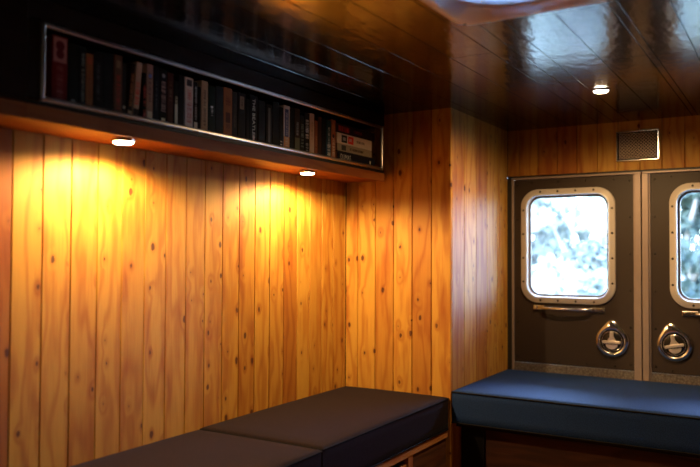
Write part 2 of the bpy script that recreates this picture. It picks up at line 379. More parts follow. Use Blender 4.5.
DX0, DX1 = -1.356, -0.724     # left door panel
DZ0, DZ1 = EYE-0.594, EYE+0.415
def build_door(idx, mir):
    fx = (lambda x: x) if not mir else (lambda x: 2*XC-x)
    def bx(bm, x0, x1, *a, **k):
        p, q_ = sorted((fx(x0), fx(x1))); return box(bm, p, q_, *a, **k)
    def V(x, y, z): return Vector((fx(x), y, z))
    root = bpy.data.objects.new('door_%d' % idx, None); COL.objects.link(root); root['kind'] = 'structure'
    root['label'] = ['brown rear door wholly in view, left of the centre post', 'brown rear door cut off by the right edge of the photo'][mir]
    y = Y2
    # panel with the window cut out
    wx0, wx1, wz0, wz1 = -1.300, -0.828, EYE-0.250, EYE+0.345
    bm = bmesh.new(); inner = rrect(wx0, wx1, wz0, wz1, 0.085, 8)
    n = len(inner); cx, cz = (wx0+wx1)/2, (wz0+wz1)/2
    outer = []
    for (px, pz) in inner:
        dx, dz = px-cx, pz-cz
        t = min((DX1-cx)/dx if dx > 0 else (DX0-cx)/dx if dx < 0 else 9e9, (DZ1-cz)/dz if dz > 0 else (DZ0-cz)/dz if dz < 0 else 9e9)
        outer.append((cx+dx*t, cz+dz*t))
    # make sure the corners are hit
    for ccx, ccz in ((DX0, DZ0), (DX1, DZ0), (DX0, DZ1), (DX1, DZ1)):
        k = min(range(n), key=lambda i: (outer[i][0]-ccx)**2+(outer[i][1]-ccz)**2); outer[k] = (ccx, ccz)
    ring_loft(bm, [[V(px, y+0.008, pz) for px, pz in inner], [V(px, y+0.008, pz) for px, pz in outer],
                   [V(px, y+0.045, pz) for px, pz in outer], [V(px, y+0.045, pz) for px, pz in inner]], close=True)
    obj('door_panel', bm, DOORBROWN, root)
    # screws round the panel
    pts = [(DX0+0.018, DZ0+0.03+i*0.19) for i in range(6)] + [(DX1-0.018, DZ0+0.03+i*0.19) for i in range(6)]
    pts += [(DX0+0.10+i*0.145, DZ1-0.018) for i in range(4)] + [(DX0+0.10+i*0.145, DZ0+0.016) for i in range(4)]
    for px, pz in pts:
        bm = bmesh.new(); lathe(bm, [(0.0065, 0), (0.0055, 0.002), (0.0, 0.003)], V(px, y+0.0078, pz), (0, -1, 0), 10); obj('panel_screw', bm, SCREW, root)
    # metal edging strips
    bm = bmesh.new()
    bx(bm, -1.368, -1.357, y-0.004, y+0.045, DZ0-0.05, DZ1+0.012)
    bx(bm, -1.368, -0.684, y-0.004, y+0.045, DZ1+0.001, DZ1+0.012)
    bx(bm, -0.723, -0.716, y-0.001, y+0.045, DZ0-0.05, DZ1)
    bx(bm, -0.715, -0.6845, y-0.012, y+0.045, DZ0-0.05, DZ1)
    bevel(obj('edge_trim', bm, TRIMALU, root), 0.002)
    bm = bmesh.new(); bx(bm, DX0-0.0005, DX1+0.0005, y-0.001, y+0.045, DZ0-0.062, DZ0-0.002)
    obj('kick_plate', bm, KICK, root)
    # window
    wf = None
    O = (-1.316, -0.812, EYE-0.264, EYE+0.359)
    def lp(inset, dep, r):
        return [V(px, y+dep, pz) for px, pz in rrect(O[0]+inset, O[1]-inset, O[2]+inset, O[3]-inset, r, 10)]
    bm = bmesh.new()
    ring_loft(bm, [lp(0, 0.008, 0.098), lp(0.001, -0.003, 0.097), lp(0.004, -0.006, 0.094), lp(0.026, -0.006, 0.075), lp(0.030, -0.009, 0.071),
                   lp(0.034, -0.009, 0.067), lp(0.036, -0.004, 0.066), lp(0.037, 0.030, 0.065), lp(0.037, 0.044, 0.065), lp(0.020, 0.044, 0.075), lp(0.020, 0.008, 0.075)],
              mats=[0, 0, 0, 1, 1, 1, 1, 2, 2, 2, 0], close=True)
    wf = auto_smooth(obj('window_frame', bm, [WINWHITE, WINEDGE, RUBBER], root), 50)
    bm = bmesh.new()
    ring_loft(bm, [lp(0.037, 0.024, 0.065), lp(0.048, 0.027, 0.055), lp(0.048, 0.040, 0.055), lp(0.037, 0.040, 0.065)], close=True)
    obj('gasket', bm, simple('grey_gasket', (0.16, 0.16, 0.17), 0.5), wf)
    bm = bmesh.new()
    A = [bm.verts.new(p) for p in lp(0.046, 0.030, 0.057)]; B = [bm.verts.new(p) for p in lp(0.046, 0.034, 0.057)]
    bm.faces.new(A); bm.faces.new(B[::-1])
    for i in range(len(A)): bm.faces.new((A[i], A[(i+1) % len(A)], B[(i+1) % len(A)], B[i]))
    obj('window_glass', bm, GLASS, wf)
    sp = [(O[0]+0.11+i*0.095, zz) for i in range(4) for zz in (O[2]+0.015, O[3]-0.015)] + [(xx, O[2]+0.115+i*0.131) for i in range(4) for xx in (O[0]+0.015, O[1]-0.015)]
    for px, pz in sp:
        bm = bmesh.new(); lathe(bm, [(0.0062, 0), (0.0055, 0.0018), (0.0, 0.0028)], V(px, y-0.0058, pz), (0, -1, 0), 10); obj('frame_screw', bm, SCREW, wf)
    # grab handle under the window
    hz = EYE-0.288
    bm = bmesh.new()
    bar = [V(-1.190+0.255*t, y-0.016-0.022*math.sin(PI*t)**0.5, hz-0.002) for t in [i/14 for i in range(15)]]
    tube(bm, bar, 0.0085, 12)
    hd = auto_smooth(obj('grab_handle', bm, CHROME, root), 40)
    for hx0, hx1 in ((-1.246, -1.184), (-0.940, -0.868)):
        bm = bmesh.new()
        bx(bm, hx0, hx1, y-0.004, y+0.008, hz-0.013, hz+0.011)
        cyl(bm, V((hx0+hx1)/2-0.016, y-0.004, hz), (0, -1, 0), 0.0085, 0.008, 14)
        cyl(bm, V((hx0+hx1)/2+0.016, y-0.004, hz), (0, -1, 0), 0.0085, 0.008, 14)
        nx = hx1 if hx1 < -1.0 else hx0
        cyl(bm, V(nx, y-0.004, hz-0.002), (0, -1, 0), 0.009, 0.018, 14)
        bevel(obj('handle_mount', bm, CHROME, hd), 0.002)
    # latch: ring with lobe, black bowl, paddle
    lx, lz = -0.832, EYE-0.448
    ang0 = 0.0 if not mir else 12.0
    n = 64
    def lobe(r_, lob, lw):
        out = []
        for i in range(n):
            t = 2*PI*i/n; dt = abs((t-PI/2-math.radians(ang0)+PI) % (2*PI)-PI)
            rr = r_ + lob*math.exp(-(dt/lw)**2)
            out.append((rr*math.cos(t), rr*math.sin(t)))
        return out
    def L(prof, yy): return [Vector((fx(lx)+a, yy, lz+b)) for a, b in prof]
    bm = bmesh.new()
    circ = lambda r_: [(r_*math.cos(2*PI*i/n), r_*math.sin(2*PI*i/n)) for i in range(n)]
    ring_loft(bm, [L(lobe(0.083, 0.026, 0.40), y+0.008), L(lobe(0.083, 0.026, 0.40), y-0.001), L(lobe(0.079, 0.026, 0.39), y-0.006),
                   L(lobe(0.068, 0.010, 0.3), y-0.009), L(circ(0.062), y-0.007), L(circ(0.058), y+0.002), L(circ(0.060), y+0.008)])
    lt = auto_smooth(obj('door_latch', bm, CHROME, root), 50)
    bm = bmesh.new(); lathe(bm, [(0.0615, 0.0035), (0.056, 0.000), (0.045, -0.0035), (0.0, -0.004)], (fx(lx), y+0.004, lz), (0, -1, 0), 40)
    auto_smooth(obj('latch_bowl', bm, BLACK, lt), 60)
    bm = bmesh.new(); tube(bm, [(fx(lx)+0.051*math.cos(t), y-0.001, lz+0.051*math.sin(t)) for t in [2*PI*i/48 for i in range(48)]], 0.0022, 8, closed=True)
    obj('inner_ring', bm, CHROME, lt, smooth=True)
    # key cylinder in the lobe
    a = PI/2+math.radians(ang0)
    bm = bmesh.new(); kc = Vector((fx(lx)+0.090*math.cos(a), y-0.004, lz+0.090*math.sin(a)))
    lathe(bm, [(0.013, 0), (0.013, 0.007), (0.010, 0.009), (0.010, 0.006), (0.0, 0.006)], kc, (0, -1, 0), 24)
    box(bm, kc.x-0.0015, kc.x+0.0015, kc.y-0.0085, kc.y-0.006, kc.z-0.006, kc.z+0.006, mat=1)
    auto_smooth(obj('key_cylinder', bm, [CHROME, BLACK], lt), 40)
    # paddle: inner dish + stem + cross bar + half-moon
    bm = bmesh.new()
    lathe(bm, [(0.0, 0.006), (0.040, 0.006), (0.046, 0.004), (0.050, 0.001)], (fx(lx), y+0.003, lz), (0, -1, 0), 40, mat=1)
    c, s = math.cos(math.radians(ang0)), math.sin(math.radians(ang0))
    def slab(poly, y0, y1, mat=0):
        P = [(fx(lx)+px*c-pz*s, lz+px*s+pz*c) for px, pz in poly]
        A = [bm.verts.new((px, y0, pz)) for px, pz in P]; B = [bm.verts.new((px, y1, pz)) for px, pz in P]
        bm.faces.new(A).material_index = mat; bm.faces.new(B[::-1]).material_index = mat
        for i in range(len(A)): bm.faces.new((A[i], B[i], B[(i+1) % len(A)], A[(i+1) % len(A)])).material_index = mat
    slab([(-0.043, -0.012), (0.043, -0.012), (0.046, -0.004), (0.043, 0.003), (-0.043, 0.003), (-0.046, -0.004)], y-0.006, y-0.022)
    slab([(-0.022, 0.003), (0.022, 0.003), (0.010, 0.022), (0.008, 0.050), (-0.008, 0.050), (-0.010, 0.022)], y-0.004, y-0.016)
    slab([(0.030*math.cos(t), -0.016+0.026*math.sin(t)) for t in [PI+PI*i/12 for i in range(13)]], y-0.004, y-0.014)
    bevel(auto_smooth(obj('latch_paddle', bm, [SATIN, SCREW], lt), 40), 0.002)
    return root
build_door(1, 0); build_door(2, 1)
# dark weather strip above the doors
bm = bmesh.new(); box(bm, X1, 2*XC-X1+0.02, Y2+0.006, Y2+0.05, DZ1+0.013, ZH-0.001); structure(obj('trim_1', bm, RUBBER))
bm = bmesh.new(); box(bm, X1-0.004, -1.369, Y2-0.002, Y2+0.05, EYE-0.66, EYE+0.4275); structure(obj('trim_2', bm, RUBBER))
bm = bmesh.new(); box(bm, 2*XC+1.369, 2*XC+1.372, Y2-0.002, Y2+0.05, EYE-0.66, EYE+0.4275); structure(obj('trim_3', bm, RUBBER))

# ------------------------------------------------------------ vent grille above the centre post
g = thing('vent_grille', 'small perforated bronze vent grille in a bright metal frame, above the door post', 'vent', (-0.700, Y2, EYE+0.562))
bm = bmesh.new()
gw, gh = 0.104, 0.078
for (a, b, c, d) in ((-gw, gw, gh-0.007, gh), (-gw, gw, -gh, -gh+0.007), (-gw, -gw+0.007, -gh, gh), (gw-0.007, gw, -gh, gh)):
    box(bm, a, b, -0.009, 0, c, d)
bevel(obj('grille_frame', bm, CHROME, g), 0.0015)
BRONZE = simple('bronze_grille_metal', (0.92, 0.76, 0.62), 0.42, 1.0)
bm = bmesh.new(); box(bm, -gw+0.006, gw-0.006, -0.002, 0, -gh+0.006, gh-0.006, mat=1)
nx, nz = 11, 8
for i in range(nx):
    for j in range(nz):
        cx = -gw+0.012+(i+0.5)*(2*gw-0.024)/nx; cz = -gh+0.011+(j+0.5)*(2*gh-0.022)/nz
        lathe(bm, [(0.0078, 0), (0.0075, 0.0012), (0.0064, 0.0018), (0.0054, 0.0012), (0.0050, 0)], (cx, -0.002, cz), (0, -1, 0), 12)
        cyl(bm, (cx, -0.002, cz), (0, -1, 0), 0.0040, 0.0003, 12, mat=2)
        cyl(bm, (cx+(gw-0.012)/nx, -0.002, cz+(gh-0.011)/nz), (0, -1, 0), 0.0022, 0.0003, 8, mat=2) if i < nx-1 and j < nz-1 else None
obj('grille_panel', bm, [BRONZE, simple('grille_dark_back', (0.004, 0.003, 0.003), 0.5, spec=0.1), simple('grille_hole', (0.004, 0.004, 0.004), 0.6, spec=0.1)], g, smooth=True)

# ------------------------------------------------------------ roof hatch
h = thing('roof_hatch', 'white square roof hatch with rounded corners and a round opening, in the dark ceiling', 'roof hatch', (-0.615, 1.775, ZC))
bm = bmesh.new(); n = 64
def sq(half, r_, z):
    out = []
    for i in range(n):
        t = 2*PI*(i+0.5)/n
        # superellipse-free rounded square: march ray to rounded rect
        dx, dy = math.cos(t), math.sin(t); k = half-r_
        best = half/max(abs(dx), abs(dy)); px, py = dx*best, dy*best
        if abs(px) > k and abs(py) > k:
            # intersect with corner circle
            cxx, cyy = math.copysign(k, px), math.copysign(k, py)
            B_ = dx*cxx+dy*cyy; C_ = cxx*cxx+cyy*cyy-r_*r_; tt = B_+math.sqrt(max(0, B_*B_-C_)); px, py = dx*tt, dy*tt
        out.append(Vector((px, py, z)))
    return out
def ci(r_, z): return [Vector((r_*math.cos(2*PI*(i+0.5)/n), r_*math.sin(2*PI*(i+0.5)/n), z)) for i in range(n)]
ring_loft(bm, [sq(0.229, 0.05, 0.0), sq(0.229, 0.05, -0.018), sq(0.224, 0.048, -0.026), sq(0.215, 0.045, -0.029), sq(0.196, 0.05, -0.027), ci(0.186, -0.010), ci(0.183, -0.004), ci(0.183, 0.03), ci(0.188, 0.03), sq(0.19, 0.06, 0.0)], close=True)
auto_smooth(obj('hatch_flange', bm, HATCHW, h), 45)
bm = bmesh.new()
lathe(bm, [(0.182, 0.0), (0.182, -0.007), (0.176, -0.010), (0.168, -0.008), (0.165, 0.0)], (0, 0, 0.002), (0, 0, 1), 64, close=True)
for k in range(4):
    a = PI/4+k*PI/2
    tube(bm, [(0.167*math.cos(a), 0.167*math.sin(a), 0.0), (0.03*math.cos(a), 0.03*math.sin(a), 0.0)], 0.003, 8)
lathe(bm, [(0.0, -0.006), (0.034, -0.006), (0.038, 0.0), (0.038, 0.012), (0.0, 0.012)], (0, 0, 0), (0, 0, 1), 32)
auto_smooth(obj('screen_ring', bm, simple('pale_ring_plastic', (0.75, 0.77, 0.78), 0.3), h), 45)
for k in range(6):
    a = k*PI/3; bm = bmesh.new()
    P = []
    for t, wd in ((0.042, 0.018), (0.09, 0.030), (0.14, 0.034), (0.158, 0.026)):
        for s in (-1, 1):
            rr, tt = t, s*wd; P.append(Vector((rr*math.cos(a)-tt*math.sin(a), rr*math.sin(a)+tt*math.cos(a), 0.035+s*0.008)))
    vs = [bm.verts.new(p) for p in P]
    for i in range(3): bm.faces.new((vs[2*i], vs[2*i+1], vs[2*i+3], vs[2*i+2]))
    vs2 = bmesh.ops.solidify(bm, geom=bm.faces[:], thickness=0.002)
    obj('fan_blade', bm, simple('fan_blade_plastic', (0.55, 0.62, 0.68), 0.3) if k == 0 else bpy.data.materials['fan_blade_plastic'], h, smooth=True)
bm = bmesh.new(); cyl(bm, (0, 0, 0.010), (0, 0, 1), 0.040, 0.045, 28); bevel(obj('fan_hub', bm, WINEDGE, h), 0.003)
bm = bmesh.new()
lathe(bm, [(0.195, 0.032), (0.20, 0.075), (0.15, 0.105), (0.0, 0.118), (0.0, 0.115), (0.148, 0.102), (0.197, 0.073), (0.192, 0.032)], (0, 0, 0), (0, 0, 1), 48, close=False)
obj('hatch_dome', bm, DOME, h, smooth=True)
for sx in (-1, 1):
    for sy in (-1, 1):
        bm = bmesh.new(); lathe(bm, [(0.006, 0), (0.005, -0.002), (0, -0.003)], (sx*0.2, sy*0.2, -0.0282), (0, 0, 1), 12); obj('flange_screw', bm, SCREW, h)

# ------------------------------------------------------------ lamps
LENS = emit('lamp_lens', (1.0, 0.80, 0.52), 60)
def puck(x, y, z, label, watts, ang, r=0.037, dz=0.012, blend=0.8):
    t = thing('puck_light', label, 'light', (x, y, z), 'round warm puck lights')
    bm = bmesh.new(); lathe(bm, [(0.0, 0.0), (r, 0.0), (r, -dz*0.75), (r-0.0015, -dz), (r-0.006, -dz), (r-0.006, -dz*0.55), (0.0, -dz*0.55)], (0, 0, 0), (0, 0, 1), 40)
    auto_smooth(obj('lamp_rim', bm, CHROME, t), 40)
    bm = bmesh.new(); lathe(bm, [(r-0.0065, -dz*0.56), (r-0.007, -dz-0.002), (r-0.012, -dz-0.0045), (0.0, -dz-0.006)], (0, 0, 0), (0, 0, 1), 40)
    obj('lamp_lens', bm, LENS, t, smooth=True)
    d = bpy.data.lights.new('lamp_bulb', 'SPOT' if ang < 180 else 'POINT'); d.energy = watts; d.color = WARM
    if ang < 180: d.spot_size = math.radians(ang); d.spot_blend = blend
    d.shadow_soft_size = 0.022
    lo = bpy.data.objects.new('lamp_bulb', d); COL.objects.link(lo); lo.parent = t; lo.location = (0, 0, -dz-0.030)
    return t
ZS = EYE+0.362          # underside of the shelf
puck(-1.822, 1.615, ZS, 'lit puck light under the bookshelf, below the left half of the books', SHELF_LAMP_W, 173, blend=0.4)
puck(-1.822, 2.640, ZS, 'lit puck light under the bookshelf, nearer the inner corner of the pine walls', SHELF_LAMP_W, 173, blend=0.4)
puck(-0.701, 3.180, ZC-0.0002, 'single lit puck light in the glossy dark ceiling, in front of the rear doors', CEIL_LAMP_W*0.9, 176, 0.036, 0.005, 0.62)
puck(-0.701, 0.900, ZC-0.0002, 'added fill puck light, unseen in the ceiling behind the camera', CEIL_LAMP_W*1.5, 66, 0.036, 0.007, 1.0)  # added unseen lamp; its floor bounce fills the walls and hatch

# ------------------------------------------------------------ bookshelf
XS = -1.751; SY0, SY1 = 1.222, Y1-0.001; FY0, FY1 = 1.263, 3.193
sh = thing('bookshelf', 'long wall-mounted bookshelf with an aluminium front frame and orange wood edge', 'bookshelf', (W, SY0, ZS))
def sbox(name, x0, x1, y0, y1, z0, z1, mat, uvk=None, bv=0.0015, parent=sh):
    bm = bmesh.new(); box(bm, x0-W, x1-W, y0-SY0, y1-SY0, z0-ZS, z1-ZS, uvk=uvk)
    o = obj(name, bm, mat, parent)
    return bevel(o, bv) if bv else o
FLZ = EYE+0.418
sbox('bottom_board', W+0.001, XS-0.012, SY0, SY1, ZS, FLZ-0.0005, LIP, 3)
sbox('front_edging', XS-0.011, XS+0.002, SY0, SY1, ZS-0.005, EYE+0.399, LIP, 5, 0.003)
sbox('fascia', XS-0.011, XS, SY0, SY1, EYE+0.6325, ZC-0.001, DARKWOOD, 7)
sbox('end_panel', W+0.001, XS, SY0, FY0-0.0005, FLZ, EYE+0.629, DARKWOOD, 9)
sbox('back_panel', W+0.001, W+0.007, FY0, SY1, FLZ, EYE+0.64, DARKWOOD, 11, 0)
sbox('top_board', W+0.008, XS-0.012, FY0, SY1, EYE+0.630, EYE+0.640, DARKWOOD, 12, 0)
bm = bmesh.new()
def fr(y0, y1, z0, z1): box(bm, XS-0.009-W, XS+0.004-W, y0-SY0, y1-SY0, z0-ZS, z1-ZS)
z0, z1 = EYE+0.412, EYE+0.632; fwid = 0.015
fr(FY0, FY1, z0, z0+fwid); fr(FY0, FY1, z1-fwid, z1); fr(FY0, FY0+fwid, z0, z1); fr(FY1-fwid, FY1, z0, z1)
bevel(obj('shelf_frame', bm, ALU, sh), 0.0055, 4)
# black edge of the shelf box, between the frame and the edging
sbox('box_edge', XS-0.011, XS-0.001, SY0, SY1, EYE+0.3995, EYE+0.4115, BLACK, None, 0)
# overhead cupboard left of the shelf
cu = thing('overhead_cupboard', 'near-black overhead cupboard left of the bookshelf', 'cupboard', (W, 0.2, ZS))
def cbox(name, x0, x1, y0, y1, z0, z1, mat, uvk, bv=0.002):
    bm = bmesh.new(); box(bm, x0-W, x1-W, y0-0.2, y1-0.2, z0-ZS, z1-ZS, uvk=uvk); return bevel(obj(name, bm, mat, cu), bv)
cbox('cupboard_body', W+0.001, XS-0.016, -0.4, SY0-0.001, ZS+0.012, ZC-0.001, DARKWOOD, 21)
cbox('bottom_edging', W+0.001, XS+0.004, -0.4, SY0-0.001, ZS-0.006, EYE+0.399, LIP, 22)
for a, b in ((-0.4, 0.40), (0.403, 1.219)):
    cbox('cupboard_door', XS-0.015, XS+0.004, a, b, EYE+0.402, ZC-0.004, DARKWOOD, 23)

# ------------------------------------------------------------ books
def gloss(col, i):
    if max(col) > 0.25: col = tuple(min(0.88, c*1.4) for c in col)
    return simple('book_cover_%d' % i, col, 0.5, 0, 0.12, 60, spec=0.12)
PAPER = simple('page_paper', (0.55, 0.46, 0.34), 0.8, 0, 0.1, 200)
inks = {}
def ink(c):
    if c not in inks: inks[c] = simple('print_ink_%d' % len(inks), tuple(min(0.9, x*1.4) for x in c), 0.5, spec=0.2)
    return inks[c]
WH, RD, BK, OR, BL, CR, GR = (0.75, 0.70, 0.62), (0.50, 0.04, 0.03), (0.012, 0.012, 0.012), (0.55, 0.22, 0.07), (0.10, 0.16, 0.35), (0.62, 0.50, 0.34), (0.18, 0.30, 0.16)
BX = -1.785
def text_bm(s, hgt, length):
    cu_ = bpy.data.curves.new('t', 'FONT'); cu_.body = s; cu_.extrude = 0; cu_.resolution_u = 2
    o = bpy.data.objects.new('t', cu_); COL.objects.link(o)
    dg = bpy.context.evaluated_depsgraph_get(); me = bpy.data.meshes.new_from_object(o.evaluated_get(dg))
    bpy.data.objects.remove(o); bpy.data.curves.remove(cu_)
    bm = bmesh.new(); bm.from_mesh(me); bpy.data.meshes.remove(me)
    xs = [v.co.x for v in bm.verts]; ys = [v.co.y for v in bm.verts]
    sx, sy = length/(max(xs)-min(xs)), hgt/(max(ys)-min(ys)); x0, y0 = (max(xs)+min(xs))/2, (max(ys)+min(ys))/2
    for v in bm.verts: v.co = Vector(((v.co.x-x0)*sx, (v.co.y-y0)*sy, 0))
    ext = bmesh.ops.extrude_face_region(bm, geom=bm.faces[:])
    for e in ext['geom']:
        if isinstance(e, bmesh.types.BMVert): e.co.z = 0.0004
    return bm
def marks_bm(length, hgt, seed):
    """illegible small lettering: short uneven strokes"""
    r_ = random.Random(seed); bm = bmesh.new(); x = -length/2
    while x < length/2-0.002:
        wd = r_.uniform(0.0022, 0.0045)
        if r_.random() > 0.16:
            k = r_.randint(0, 3); a, b, c = x, x+wd*0.8, hgt/2; s = 0.0009
            box(bm, a, a+s, -c, c, 0, 0.0004)
            if k != 1: box(bm, a+s*1.05, b, c-s, c, 0, 0.0004)
            if k in (0, 2): box(bm, a+s*1.05, b, -s/2, s/2, 0, 0.0004)
            if k in (0, 3): box(bm, b-s, b, -c, c-s*1.05, 0, 0.0004)
        x += wd
    return bm
def place_spine(bm, t, z, upright=False):
    """flat print in xy -> onto the spine (+X face) of a standing book, reading downwards"""
    for v in bm.verts:
        a, b, c = v.co
        v.co = (c+0.0001, b, z+a*-1) if not upright else (c+0.0001, a, z+b)
    return bm
def make_book(i, y0, y1, hh, col, label, prints=(), lean=0.0, depth=0.125):
    t = (y1-y0); zz = FLZ+0.0003
    o = thing('book', label, 'book', (BX, (y0+y1)/2, zz+abs(math.sin(lean))*t/2), 'books in the framed shelf', (lean, 0, 0))
    cm = gloss(col, i); c = 0.0016
    bm = bmesh.new()
    h2 = t/2
    box(bm, -depth, -0.0005, -h2, -h2+c, 0, hh); box(bm, -depth, -0.0005, h2-c, h2, 0, hh)
    # slightly rounded spine
    seg = 6; P = []
    for k in range(seg+1):
        a = -PI/2+PI*k/seg; P.append((-0.0005+0.0006*max(0, math.cos(a)), h2*math.sin(a)))
    A = [bm.verts.new((x-0.0000, y, 0)) for x, y in P]; B = [bm.verts.new((x, y, hh)) for x, y in P]
    A2 = [bm.verts.new((-0.0022, y*0.98, 0)) for x, y in P]; B2 = [bm.verts.new((-0.0022, y*0.98, hh)) for x, y in P]
    for k in range(seg):
        bm.faces.new((A[k], A[k+1], B[k+1], B[k])); bm.faces.new((A2[k+1], A2[k], B2[k], B2[k+1]))
        bm.faces.new((A[k], A2[k], A2[k+1], A[k+1])); bm.faces.new((B[k+1], B2[k+1], B2[k], B[k]))
    cov = obj('cover', bm, cm, o)
    bm = bmesh.new(); box(bm, -depth+0.003, -0.0024, -h2+c*1.05, h2-c*1.05, 0.002, hh-0.002); obj('pages', bm, PAPER, o)
    for k, pr in enumerate(prints):
        kind = pr[0]
        if kind == 'text': _, s, zf, hf, lf, colr = pr; bm = place_spine(text_bm(s, t*hf, hh*lf), t, hh*zf); nm = 'title'
        elif kind == 'marks': _, zf, hf, lf, colr = pr; bm = place_spine(marks_bm(hh*lf, t*hf, i*10+k), t, hh*zf); nm = 'title'
        elif kind == 'block': _, zf, hf, lf, colr = pr; bm = bmesh.new(); box(bm, -hh*lf/2, hh*lf/2, -t*hf/2, t*hf/2, 0, 0.00025); place_spine(bm, t, hh*zf); nm = 'spine_panel'
        elif kind == 'dot': _, zf, rr, colr = pr; bm = bmesh.new(); lathe(bm, [(rr, 0), (rr*0.9, 0.0004), (rr*0.35, 0.0004), (rr*0.3, 0.0003), (0, 0.0003)], (0, 0, 0), (0, 0, 1), 20); place_spine(bm, t, hh*zf); nm = 'emblem'
        if k and kind in ('text', 'marks', 'dot'):
            for v in bm.verts: v.co.x += 0.0003
        obj(nm, bm, ink(colr), cov)
    return o
dk = (0.014, 0.013, 0.015)
